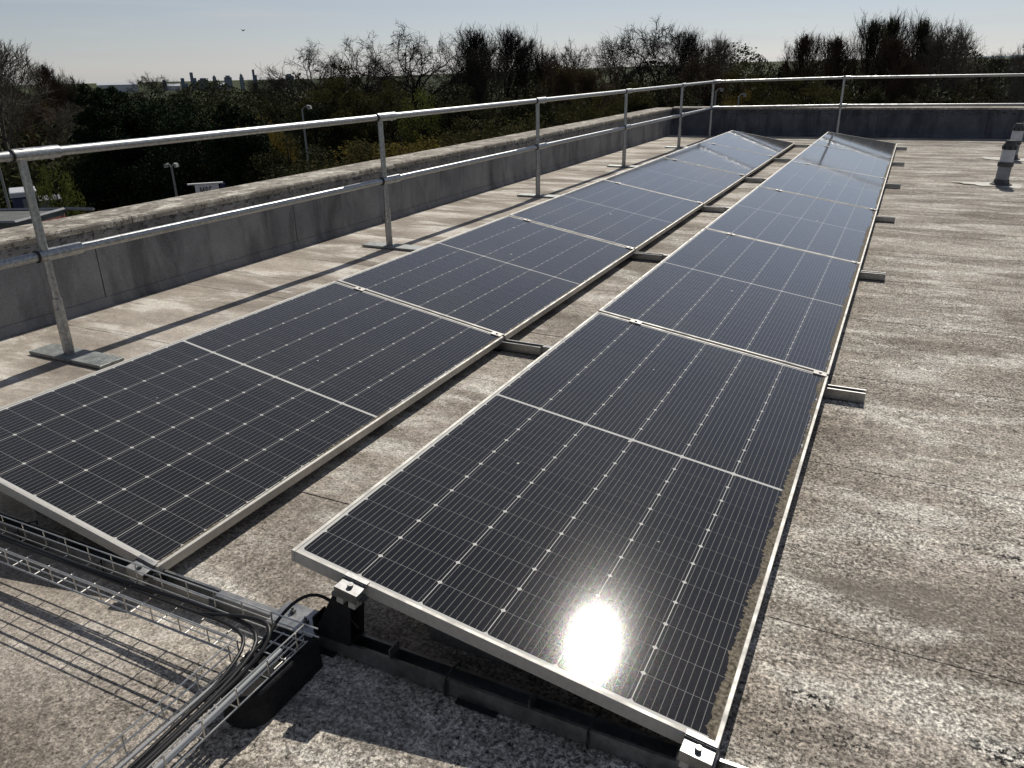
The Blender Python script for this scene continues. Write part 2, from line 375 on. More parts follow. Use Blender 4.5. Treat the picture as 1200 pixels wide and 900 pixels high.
# ------------------------------------------------------------------ the roof we stand on
WX = -3.34                                          # inner face of left parapet
def backy(x): return 15.86 + (x+3.34)*.112          # inner face of back parapet
roof = MB()
roof.prism([(WX-.47, -7), (14, -7), (14, backy(14)+.47), (WX-.47, backy(WX)+.47)], 'z', -.40, -.008)
roof = tag(roof.obj('roof', 'roof'), 'weathered grey mineral felt flat roof under the solar panels', kind='structure')
fy = -.385 - 6
k = 0
while fy < 17.6:
    cuts = [WX] + [x for x in (-3.34+(1.7 if k % 2 else 4.2)+5.0*j for j in range(4)) if x < 13.5] + [14]
    for j in range(len(cuts)-1):
        b = MB(); xa, xb = cuts[j], cuts[j+1]+(.07 if j < len(cuts)-2 else 0); n = 9; zo = .0012 if j % 2 else 0
        top = min(fy+1.07, 1e9)
        for i in range(n):
            x = xa+(xb-xa)*i/(n-1); w = .006*math.sin(x*3.1+k*2)+.004*math.sin(x*7.7+k)
            ya, yb_ = fy+w, min(fy+1.07, backy(x)-.001)
            if ya > yb_: ya = yb_-.001
            b.v += [(x, ya, -.004), (x, ya, zo-.001), (x, yb_, zo-.0028)]
        for i in range(n-1):
            a = i*3; b.f += [(a, a+3, a+4, a+1), (a+1, a+4, a+5, a+2)]
        b.f += [(0, 1, 2), ((n-1)*3+2, (n-1)*3+1, (n-1)*3)]
        b.obj('felt_sheet', 'roof', roof, fix=False)
    fy += 1.0; k += 1
# parapets
def parapet():
    t = thing('parapet', 'long grey parapet wall with lichened coping behind the guard rail on the left', 'wall', (WX, 0, 0))
    js = [-7, -3.2, .2, 2.0, 3.9, 5.72, 7.56, 8.9, 10.14, 11.7, 13.2, 15.07, backy(WX)]
    for a, b_ in zip(js, js[1:]):
        e = random.uniform(-.002, .002)
        p = MB().prism([(-.40, -1.2), (-.0+e, -1.2), (-.0+e, .42), (.012+e, .47), (.012+e, .498), (-.40, .498)], 'y', a+.004, b_-.004).obj('wall_panel', 'wall', t)
    MB().box(-.39, -.012, -7, backy(WX)-.01, 0.02, .49).obj('wall_core', 'black', t)
    cy = -7
    while cy < backy(WX)+.4:
        e = min(cy+random.choice((2.4, 2.1, 2.7)), backy(WX)+.47)
        if backy(WX)+.47-e < .6: e = backy(WX)+.47
        b = MB(); ny = max(3, int((e-cy)/.25)); prof = [(-.47, .44), (-.47, .512), (-.455, .53), (-.02, .535), (-.006, .545), (.016, .543), (.022, .53), (.022, .5), (.0, .498)]
        for i in range(ny+1):
            y = cy+.003+(e-cy-.006)*i/ny
            for (x, z) in prof: b.v.append((x+random.uniform(-.0008, .0008), y, z+random.uniform(-.0008, .0008)))
        n = len(prof)
        for i in range(ny):
            for j in range(n): b.f.append((i*n+j, (i+1)*n+j, (i+1)*n+(j+1) % n, i*n+(j+1) % n))
        b.f += [tuple(range(n)), tuple(ny*n+j for j in range(n-1, -1, -1))]
        b.obj('coping', 'coping', t); cy = e
    # felt skirt at foot
    MB().prism([(.0, 0), (.022, 0), (.006, .06), (.0, .06)], 'y', -7, backy(WX)-.02).obj('skirting', 'wall', t)
    # back wall
    ang = math.atan(.112)
    t = thing('parapet', 'shaded dark grey parapet wall across the far end of the roof', 'wall', (WX, backy(WX), 0), (0, 0, ang))
    x = 0.0
    for w in (1.35, 1.6, 1.1, 1.9, 1.3, 1.7, 1.5, 2.0, 2.2, 2.6):
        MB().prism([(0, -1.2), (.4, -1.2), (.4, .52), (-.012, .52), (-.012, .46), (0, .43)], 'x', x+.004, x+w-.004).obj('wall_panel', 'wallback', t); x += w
    MB().box(0.02, x, .02, .39, 0.02, .5).obj('wall_core', 'black', t)
    b = MB(); xx = -.0
    while xx < x: MB().box(xx+.003, min(xx+2.5, x)-.003, -.02, .47, .522, .555, .008).obj('coping', 'coping', t); xx += 2.5
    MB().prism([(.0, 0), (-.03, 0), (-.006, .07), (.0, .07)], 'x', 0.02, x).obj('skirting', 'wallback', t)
    # building shell below the roof
    s = thing('building', 'the building under the flat roof, mostly out of sight below the parapet', 'building', (0, 0, -9))
    MB().box(WX-.40, 14, -7, backy(WX)-.02, 0, 8.55).obj('outer_wall', 'brick', s)
parapet()

# ------------------------------------------------------------------ guard rail
POSTS = [(-2.72, -1.75), (-2.671, 1.24), (-2.606, 4.224), (-2.545, 7.205), (-2.495, 10.221), (-2.45, 13.212), (-2.423, 15.55)]
def guard_rail():
    t = thing('guard_rail', 'galvanised two-rail tubular guard rail on weighted feet along the left and far roof edges', 'railing')
    HT, HM = 1.065, .562
    def P(i, z): return Vector((POSTS[i][0], POSTS[i][1], z))
    def post(x, y, hz, plate=True, mid=HM, bx=-.24, bw=.58, rz=0):
        tubeobj('post', [(x, y, .012), (x, y, hz+.028)], .0215, 'galv', t, 14)
        s = tubeobj('post_socket', [(x, y, .014), (x, y, .33)], .0275, 'galv', t, 14)
        bt = MB().tube([(x+.02, y-.02, .27), (x+.034, y-.034, .27)], .007, 6).obj('bolt', 'galv', s)
        if plate:
            MB().box(bx, bx+bw, -.075, .075, .003, .019, .002).obj('base_plate', 'galvdull', t, loc=(x, y, 0))
    def coupling(p, d, ln=.2, back=.045, r=.032):
        d = d.normalized(); c = tubeobj('coupling', [p-d*back, p+d*ln], r, 'galv', t, 16)
        MB().tube([p-d*(back+.004), p-d*(back-.004)], r+.0015, 16).obj('gasket_ring', 'cable', c)
        q = p+d*(ln*.8); MB().tube([q+Vector((0, 0, -r-.006)), q+Vector((0, 0, -r+.006))], .010, 6).obj('grub_screw', 'galv', c)
    for i in range(len(POSTS)):
        post(*POSTS[i], HT)
    for z in (HT, HM):
        pts = [Vector((-2.76, -4.0, z))]+[P(i, z) for i in range(len(POSTS))]
        end = Vector((-2.415, 15.72, z)); pts[-1] = P(6, z)
        back = [end, Vector((-2.34, 15.80, z+.002))]
        for x in (.0, 3.15, 6.3, 9.5): back.append(Vector((x, 15.87+x*.105, z+.05 if x < 1 else z+.065)))
        tubeobj('top_rail' if z == HT else 'mid_rail', pts+back, .0242, 'galv', t, 16)
        allp = pts+back
        for i in range(1, 8): coupling(allp[i], allp[min(i+1, len(allp)-1)]-allp[i])
        coupling(end, back[1]-end, .11, .03)
        for i in range(10, 13): coupling(allp[i], allp[i]-allp[i-1], .11, .03)
    for x in (.0, 3.15, 6.3): post(x, 15.87+x*.105, HT+.055, True, bx=-.3, bw=.6)
guard_rail()

# ------------------------------------------------------------------ solar panels
PW, PL, PITCH = 1.134, 2.294, 2.3142
CW, CH, NX, NY = .1803, .0920, 6, 24
def cell_poly(cx, cy, w=CW, h=CH, c=.0062):
    return [(cx-w/2+c, cy-h/2), (cx+w/2-c, cy-h/2), (cx+w/2, cy-h/2+c), (cx+w/2, cy+h/2-c), (cx+w/2-c, cy+h/2), (cx-w/2+c, cy+h/2), (cx-w/2, cy+h/2-c), (cx-w/2, cy-h/2+c)]
def cell_centres():
    out = []; px = (PW-.024-.014)/NX; py = (PL-.024-.018-.012)/NY
    for j in range(NY):
        for i in range(NX):
            out.append((.019+px*(i+.5), .021+py*(j+.5)+(.012 if j >= NY//2 else 0)))
    return out
def cells_mesh(centres, name):
    v, f, uv = [], [], []
    for (cx, cy) in centres:
        i = len(v); p = cell_poly(cx, cy); v += [(x, y, 0) for x, y in p]; f.append(tuple(range(i, i+8))); uv += [(x-cx+.0905, y-cy) for x, y in p]
    me = bpy.data.meshes.new(name); me.from_pydata(v, [], f); l = me.uv_layers.new(name='metres')
    for lp in me.loops: l.data[lp.index].uv = uv[lp.vertex_index]
    me.materials.append(MAT['cell']); return me
CELL = cells_mesh([(0, 0)], 'solar_cell'); CELLS = cells_mesh(cell_centres(), 'solar_cells')
fb = MB(); F = .0115
for (x0, x1, y0, y1) in ((0, F, 0, PL), (PW-F, PW, 0, PL), (F+.0004, PW-F-.0004, 0, F), (F+.0004, PW-F-.0004, PL-F, PL)):
    fb.box(x0, x1, y0, y1, -.035, 0, .0012)
for (x0, x1, y0, y1) in ((F, F+.02, F, PL-F), (PW-F-.02, PW-F, F, PL-F), (F+.02, PW-F-.02, F, F+.02), (F+.02, PW-F-.02, PL-F-.02, PL-F)):
    fb.box(x0, x1, y0, y1, -.0349, -.033)
FRAME = fb.mesh('frame', 'alu')
BACK = MB().box(F, PW-F, F, PL-F, -.0075, -.0022).mesh('glass_laminate', 'sheet')
JBOX = MB().box(-.04, .04, -.03, .03, -.026, -.0085).mesh('junction_box', 'black')
def dirt_mesh(w, seed):
    r = random.Random(seed); b = MB(); n = 420; k = w
    for i in range(n+1):
        y = F+(PL-2*F)*i/n; k += r.uniform(-.35, .35)*w*.55; k = min(max(k, w*.35), w*1.5)
        j = k + (r.uniform(0, .012) if r.random() < .3 else 0)*(w/.02)
        b.v += [(PW-F, y, -.0011), (PW-F-j, y, -.0014)]
    for i in range(n): b.f.append((2*i, 2*i+2, 2*i+3, 2*i+1))
    m = b.mesh('dirt_strip', 'dirt', fix=False); return m
DIRT = [dirt_mesh(.016, 3), dirt_mesh(.007, 4), dirt_mesh(.014, 8)]
ROWS = {'right': dict(x=0.0, z=.105+PW*math.sin(.1533), t=.1533, y=0.0), 'left': dict(x=-.5244-PW*math.cos(.1749), z=.0778+PW*math.sin(.1749), t=.1749, y=-.019)}
LBL = {
 'right': ['nearest black solar panel with the sun glaring on it, first of the right-hand row',
           'second black solar panel of the right-hand row, directly behind the one with sun glare',
           'grey-looking solar panel, third from the front in the right-hand row',
           'solar panel reflecting sky, fourth from the front in the right-hand row',
           'solar panel with a dark post reflection, fifth of the right-hand row',
           'farthest solar panel of the right-hand row, its glass mirroring the dark back wall'],
 'left': ['large black solar panel, first of the left-hand row above the cable basket',
          'second black solar panel of the left-hand row, beside the guard rail',
          'third solar panel of the left-hand row, turning grey with sky reflection',
          'grey reflecting solar panel, fourth from the front in the left-hand row',
          'small grey reflecting solar panel, fifth from the front in the left-hand row',
          'farthest solar panel of the left-hand row, nearest the corner of the roof']}
for side, R in ROWS.items():
    for i in range(6):
        t = thing('solar_panel', LBL[side][i], 'solar panel', (R['x'], R['y']+i*PITCH+random.uniform(-.002, .002), R['z']+random.uniform(-.0015, .0015)), (random.uniform(-.0006, .0006), R['t']+random.uniform(-.0012, .0012), 0), 'solar panels in two rows on the flat roof')
        if i == 0: t.rotation_euler = (0, R['t'], 0); t.location = (R['x'], R['y'], R['z'])
        link('frame', FRAME, t); link('glass_laminate', BACK, t); [link('junction_box', JBOX, t, (PW*q, PL/2, 0)) for q in (.3, .5, .7)]
        d = link('dirt_strip', DIRT[1 if side == 'left' else (0 if i % 2 == 0 else 2)], t)
        if side == 'right' and i == 0: d['label'] = 'brown band of silt along the low edge of the glass'
        if i < 3:
            for c in cell_centres(): link('solar_cell', CELL, t, (c[0], c[1], -.0018))
        else: tag(link('solar_cells', CELLS, t, (0, 0, -.0018)), kind='stuff')

def splat(panel, x, y, rad, seed):
    rr = random.Random(seed); b = MB(); n = 14; b.v.append((0, 0, .0006))
    for k in range(n):
        a = 2*math.pi*k/n; q = rad*rr.uniform(.45, 1.3); b.v.append((math.cos(a)*q, math.sin(a)*q*1.3, .0003))
    for k in range(n): b.f.append((0, 1+k, 1+(k+1) % n))
    b.obj('dropping', 'paleflash', panel, loc=(x, y, -.0017))
PAN = [o for o in COL.objects if o.name.startswith('solar_panel')]
for p_i, x, y, rd in ((0, .56, 1.13, .006), (0, .30, .75, .0035), (0, .82, .62, .003), (0, .45, 1.8, .004), (1, .5, .9, .006), (1, .25, 1.9, .005), (2, .7, 1.2, .008),
                      (3, .6, 1.0, .009), (6, .6, 1.4, .004), (6, .35, .7, .003), (7, .5, 1.35, .007), (7, .2, 2.0, .006), (8, .6, .9, .009), (9, .7, 1.4, .010)):
    splat(PAN[p_i], x, y, rd, int(x*100+y*7))
# ------------------------------------------------------------------ mounting rails, supports, clamps
def channel(L_, w=.05, h=.046, th=.003):
    b = MB(); z0 = .006
    b.prism([(-w/2, z0), (w/2, z0), (w/2, z0+h), (w/2-.008, z0+h), (w/2-.008, z0+h-th), (w/2-th, z0+h-th), (w/2-th, z0+th),
             (-w/2+th, z0+th), (-w/2+th, z0+h-th), (-w/2+.008, z0+h-th), (-w/2+.008, z0+h), (-w/2, z0+h)], 'x', 0, L_)
    return b
def clamp_mid(t, x, z, tilt, high):
    c = link('clamp', None, t); c.empty_display_size = .05
    bpy.data.objects.remove(c)
    me = MB().box(-.03, .03, -.0215, .0215, .0005, .0045, .001).box(-.03, .03, -.0075, .0075, -.045, .0005)
    o = me.obj('clamp', 'alu', t, loc=(x, -.010, z)); o.rotation_euler = (0, tilt, 0)
    bo = MB().tube([(0, 0, .0045), (0, 0, .0105)], .0065, 10).tube([(0, 0, .0104), (0, 0, .0108)], .0035, 6).obj('bolt', 'rail', o)
def clamp_end(t, x, z, tilt):
    # Z-shaped end clamp holding the front frame
    b = MB()
    b.prism([(.012, .0005), (.012, .0045), (-.026, .0045), (-.026, -.036), (-.052, -.036), (-.052, -.040), (-.022, -.040), (-.022, .0005)], 'x', -.034, .034)
    b = MB()
    b.prism([(.011, .0006), (.011, .0036), (-.003, .0036), (-.003, -.004), (-.045, -.004), (-.045, -.032), (-.0415, -.032), (-.0415, -.0075), (-.0062, -.0075), (-.0062, .0006)], 'x', -.034, .034)
    o = b.obj('clamp', 'rail', t, loc=(x, 0, z)); o.rotation_euler = (0, tilt, 0)
    MB().tube([(0, -.024, -.004), (0, -.024, .005)], .0075, 12).tube([(0, -.024, .005), (0, -.024, .0056)], .004, 6).obj('bolt', 'rail', o)
    MB().box(-.028, -.008, -.042, -.004, -.052, -.033, .001).box(.008, .028, -.042, -.004, -.052, -.033, .001).obj('clamp_foot', 'alu', o)
ORD = ['front', 'second', 'third', 'fourth', 'fifth', 'sixth', 'rearmost']
def mount(side, i):
    R = ROWS[side]; x0 = R['x']; T = R['t']; cs, sn = math.cos(T), math.sin(T)
    y = R['y'] + i*PITCH - .010 + (.012 if i == 0 else 0)
    Lr = 1.315 if side == 'right' else 1.37
    t = thing('mounting_rail', f'aluminium channel rail on the felt under the {side}-hand panel row, {ORD[i]} from the camera', 'mounting rail', (x0, y, 0), (0, 0, 0), 'aluminium mounting rails crossing under the panels')
    channel(Lr).obj('channel', 'rail', t, loc=(-.03, 0, 0))
    for q in (.02, .5, 1.0): MB().box(q, q+.11, -.04, .04, .001, .0058).obj('rubber_pad', 'black', t)
    if side == 'left':  # narrower connecting profile across the walkway to the next row
        MB().box(Lr-.03, -x0-.02, -.016+.012, .016+.012, .006, .050, .002).obj('link_profile', 'rail', t)
        if i == 0:
            p = MB().box(-x0-.085, -x0+.075, -.03, .065, .0505, .0545, .001).obj('joint_plate', 'rail', t)
            for q in ((-.04, .03), (.02, .012), (.035, .035)): MB().tube([(-x0+q[0], q[1], .0545), (-x0+q[0], q[1], .064)], .009, 6).tube([(-x0+q[0], q[1], .064), (-x0+q[0], q[1], .072)], .004, 6).obj('bolt', 'rail', p)
    zt = lambda xx: R['z'] - xx/cs*sn - .035/cs      # underside of frames above local x
    hx, lx = (.205, 1.084) if side == 'right' else (.18, 1.075)
    # tall support: folded plate with a splayed web, its shade put into the black colour
    zh = zt(hx)
    b = MB(); b.prism([(hx-.14, .051), (hx-.02, .051), (hx-.004, zh-.012), (hx-.06, zh-.012)], 'y', -.03, -.026)
    b.prism([(hx-.14, .051), (hx-.02, .051), (hx-.004, zh-.012), (hx-.06, zh-.012)], 'y', .026, .03)
    b.box(hx-.145, hx-.02, -.0255, .0255, .0525, .0565).box(hx-.142, hx-.138, -.0255, .0255, .0565, .10)
    b.prism([(hx-.1405, .0565), (hx-.1365, .0565), (hx-.0565, zh-.012), (hx-.0605, zh-.012)], 'y', -.0258, .0258)
    b.obj('tall_support', 'black', t)
    MB().box(hx-.062, hx+.03, -.03, .03, zh-.0115, zh-.0015, .001).obj('support_cap', 'rail', t)
    zl = zt(lx)
    MB().box(lx-.045, lx+.035, -.029, .029, .0525, max(zl-.004, .0535+.004), .001).obj('low_support', 'rail', t)
    for (bx) in (.30, .69):
        b = MB(); b.box(bx, bx+.003, -.0215, .0215, .012, .075).box(bx-.04, bx-.0003, -.0215, .0215, .0095, .0125); b.obj('angle_bracket', 'rail', t)
    if i == 0:
        for bx in ((.47, .84) if side == 'right' else (.5, .9)):
            b = MB(); pts = [(-.031, .004), (-.031, .058), (0, .066), (.031, .058), (.031, .004)]
            b.tube([(bx+.002*j, p[0], p[1]) for j, p in enumerate(pts)], .0028, 6); b.tube([(bx, -.031, .05), (bx+.008, -.05, .058), (bx+.012, -.055, .03)], .002, 6); b.obj('cable_tie', 'cable', t)
    if i > 0 and i < 6:
        for xx in (hx, lx): clamp_mid(t, xx, R['z']-xx/cs*sn, T, 0)
    elif i == 0:
        for xx in (hx, lx): clamp_end(t, xx, R['z']-xx/cs*sn, T)
        for o in t.children:
            if o.name.startswith('clamp'): o.location.y = -.002
    else:
        for xx in (hx, lx):
            o = MB().prism([(-.011, .0006), (-.011, .0036), (.003, .0036), (.003, -.004), (.045, -.004), (.045, -.032), (.0415, -.032), (.0415, -.0075), (.0062, -.0075), (.0062, .0006)], 'x', -.034, .034).obj('clamp', 'alu', t, loc=(xx, -.010, R['z']-xx/cs*sn)); o.rotation_euler = (0, T, 0)
for side in ROWS:
    for i in range(7): mount(side, i)

# ballast blocks lying under the nearest panels
def slab(label, x, y, w, d, h, z=.052, rz=0):
    b = MB().box(-w/2, w/2, -d/2, d/2, 0, h, .008); o = b.obj('ballast_block', 'ballast', loc=(x, y, z)); o.rotation_euler.z = rz
    tag(o, label, 'concrete block', 'concrete ballast blocks under the panels'); return o
slab('rough grey concrete ballast block in the shade under the glaring front panel', .62, .26, .60, .26, .075, .004)
slab('pale concrete ballast block in the dark under the front left panel beside the cable basket', -1.10, .20, .40, .20, .10, .004)

# ------------------------------------------------------------------ wire cable baskets
def basket(label, A, B, side, length, zt=.152, depth=.052, w=.118, phase=0, startnear=0):
    """A: origin of the far/left wall at the top, along: unit B, across: unit side"""
    A = Vector(A); B = Vector(B); S = Vector(side)
    t = thing('cable_basket', label, 'cable tray', tuple(A))
    def pt(l, s, z): return tuple(B*l+S*s+Vector((0, 0, z)))
    r = .0021; l1 = .045 if abs(B.x) > .5 else 0
    for (s, z, l0) in ((0, 0, 0), (0, -.026, 0), (.002, -depth, l1), (w*.33, -depth, l1), (w*.66, -depth, l1), (w, -depth, startnear), (w+.002, -.026, startnear), (w+.002, 0, startnear)):
        tubeobj('long_wire', [pt(l0, s, z+.004*(z > -.05)), pt(length, s, z+.004*(z > -.05))], r, 'wire', t, 6)
    l = phase
    while l < length:
        a = [pt(l, -.002, .004), pt(l, -.002, -depth+.006), pt(l, .004, -depth-.003), pt(l, w-.004, -depth-.003), pt(l, w+.004, -depth+.006), pt(l, w+.004, .004)]
        if l < startnear-.02: a = a[:4]
        MB().tube(a, r, 6).obj('cross_wire', 'wire', t); l += .1
    return t
basket('galvanised wire cable basket running across the roof in front of the left-hand panels', (.155, -.103, .150), (-1, 0, 0), (0, -1, 0), 2.4, phase=.055, startnear=.165, w=.112)
basket('galvanised wire cable basket running towards the camera from the corner junction', (.113, -.10, .150), (0, -1, 0), (-1, 0, 0), 1.0, phase=.04, startnear=.112, w=.118)

def cable(label, pts, r, m='cable', n=7, group='cables lying in the wire baskets'):
    # smooth the polyline
    P = [Vector(p) for p in pts]
    for _ in range(2):
        Q = [P[0]]
        for a, b in zip(P, P[1:]): Q += [a*.75+b*.25, a*.25+b*.75]
        P = Q+[P[-1]]
    o = MB().tube(P, r, n).obj('cable', m); sharp(o.data, 60); tag(o, label, 'cable', group); return o
zb = .105
cable('black cable along the far side of the basket turning towards the camera', [(-2.2, -.135, zb+.01), (-1.2, -.13, zb), (-.55, -.14, zb+.006), (-.12, -.13, zb+.02), (.03, -.16, zb+.03), (.055, -.30, zb+.01), (.05, -.6, zb), (.055, -1.2, zb)], .006)
cable('black cable sagging along the middle of the basket turning towards the camera', [(-2.2, -.155, zb), (-1.3, -.148, zb+.004), (-.8, -.142, zb), (-.3, -.150, zb+.004), (-.05, -.155, zb+.02), (.02, -.22, zb+.02), (.035, -.4, zb), (.04, -1.2, zb)], .005)
cable('black cable loop rising from the basket corner to the panel support', [(.03, -.45, zb), (.045, -.2, zb+.02), (.03, -.07, zb+.055), (.06, .0, zb+.06), (.12, .02, zb+.02), (.17, .03, .06)], .0045)
cable('black cable bundle looping over the basket corner', [(-.20, -.15, zb+.01), (-.04, -.13, zb+.04), (.045, -.145, zb+.055), (.07, -.2, zb+.03), (.06, -.35, zb+.004), (.065, -1.2, zb)], .0055)
cable('pale grey cable on the near edge of the cross basket', [(-2.2, -.232, zb+.010), (-1.2, -.228, zb+.010), (-.6, -.23, zb+.012), (-.02, -.226, zb+.010)], .003, 'greycable')
cable('pale grey cable along the bottom of the basket nearest the panel', [(-.012+.09, -.16, zb), (.085, -.5, zb), (.083, -1.2, zb)], .006, 'greycable')
cable('second pale grey cable along the bottom of the basket corner', [(.015, -.235, zb-.002), (.010, -.6, zb-.002), (.012, -1.2, zb-.002)], .0045, 'greycable')
o = MB().box(-.022, .022, -.011, .011, 0, .0012).box(-.016, -.004, -.007, .007, .0012, .0016).box(.002, .016, -.0065, -.002, .0012, .0016).obj('cable_tag', 'yellow', loc=(-1.115, -.148, .119)); o.rotation_euler = (.3, .1, .25)
tag(o, 'small yellow tag tied to the cables at the left picture edge', 'tag')
# black rubber foot carrying the basket
b = MB(); prof = []
for k in range(9):
    a = math.pi*k/8; prof.append((.062+.066*math.cos(math.pi-a)*-1 if 0 else .062+.066*math.cos(a), -.27-.055*math.sin(a)))
poly = [(-.004, -.075), (.128, -.075)] + prof
i = 0
n = len(poly)
for z, s in ((.003, 1.0), (.088, .97), (.094, .93)):
    for (x, y) in poly: b.v.append((.062+(x-.062)*s, -.2+(y+.2)*s, z))
b.f += [tuple(range(n)), tuple(range(3*n-1, 2*n-1, -1))]
for l in (0, n):
    for j in range(n): b.f.append((l+j, l+(j+1) % n, l+n+(j+1) % n, l+n+j))
o = b.obj('rubber_support', 'black'); tag(o, 'black rubber support block under the basket junction, left of the front panel corner', 'support block', 'black rubber blocks carrying the baskets')
for xx, lab in ((-1.02, 'black rubber support block under the cross basket below the front left panel'),):
    o = MB().box(-.05, .05, -.07, .07, 0, .09, .01).obj('rubber_support', 'black', loc=(xx-.6, -.158, .003)); tag(o, lab, 'support block', 'black rubber blocks carrying the baskets')

# ------------------------------------------------------------------ vent pipes
def vent(label, x, y, sc, lean):
    t = thing('vent_pipe', label, 'vent pipe', (x, y, .002), (0, lean, 0), 'vent pipes on the right of the roof')
    def lathe(name, prof, m, parent=t, n=20):
        b = MB(); b.tube([(0, 0, z*sc) for r, z in prof], [r*sc for r, z in prof], n); o = b.obj(name, m, parent); sharp(o.data, 35); return o
    lathe('flashing_collar', [(.125, 0), (.12, .012), (.088, .03), (.083, .07)], 'pipedark')
    lathe('pipe', [(.076, .02), (.074, .26)], 'pipe')
    lathe('joint_band', [(.079, .222), (.088, .226), (.088, .276), (.079, .28)], 'pipedark')
    lathe('upper_pipe', [(.075, .276), (.073, .43)], 'pipepale')
    c = lathe('cap', [(.078, .425), (.078, .47), (.062, .50), (.052, .53), (.0521, .533)], 'pipedark')
    for k in range(8):
        a = k*math.pi/4; MB().box(-.006, .006, -.003, .003, 0, .035*sc).obj('cap_slot', 'black', c, loc=(.079*sc*math.cos(a), .079*sc*math.sin(a), .432*sc)).rotation_euler = (0, 0, a+math.pi/2)
    b = MB(); r = random.Random(int(x*100)); n = 26; b.v.append((0, 0, .0022))
    for k in range(n):
        a = 2*math.pi*k/n; q = r.uniform(.75, 1.25); b.v.append((math.cos(a)*.46*q, math.sin(a)*.19*q, .0018))
    for k in range(n): b.f.append((0, 1+k, 1+(k+1) % n))
    b.obj('mastic_patch', 'paleflash', t)
vent('nearer grey vent pipe with dark band and cap on the right of the roof', 2.37, 9.93, .97, 0.02)
vent('farther grey vent pipe with dark cap, behind the nearer one on the right', 2.72, 12.9, .97, 0.02)

# ------------------------------------------------------------------ trees
def prisms(segs, name, m, n=3):
    v, f = [], []
    for (p, q, r0, r1) in segs:
        d = q-p
        if d.length < 1e-5: continue
        d.normalize(); a = d.cross(Vector((0, 0, 1)) if abs(d.z) < .95 else Vector((1, 0, 0))).normalized(); c = d.cross(a)
        i = len(v)
        for (pp, r) in ((p, r0), (q, r1)):
            for j in range(n):
                t = 2*math.pi*j/n; v.append(pp+(a*math.cos(t)+c*math.sin(t))*r)
        for j in range(n): f.append((i+j, i+(j+1) % n, i+n+(j+1) % n, i+n+j))
    me = bpy.data.meshes.new(name); me.from_pydata(v, [], f); me.materials.append(MAT[m]); return me
def leaf_quads(pts, size, rnd, name, m):
    v, f = [], []
    for p in pts:
        a = Vector((rnd.gauss(0, 1), rnd.gauss(0, 1), rnd.gauss(0, 1))).normalized(); b = a.orthogonal().normalized(); s = size*rnd.uniform(.5, 1.3)
        i = len(v); c = a.cross(b)
        v += [p-b*s, p+c*s*.6, p+b*s, p-c*s*.6]; f.append((i, i+1, i+2, i+3))
    me = bpy.data.meshes.new(name); me.from_pydata(v, [], f); me.materials.append(MAT[m]); return me
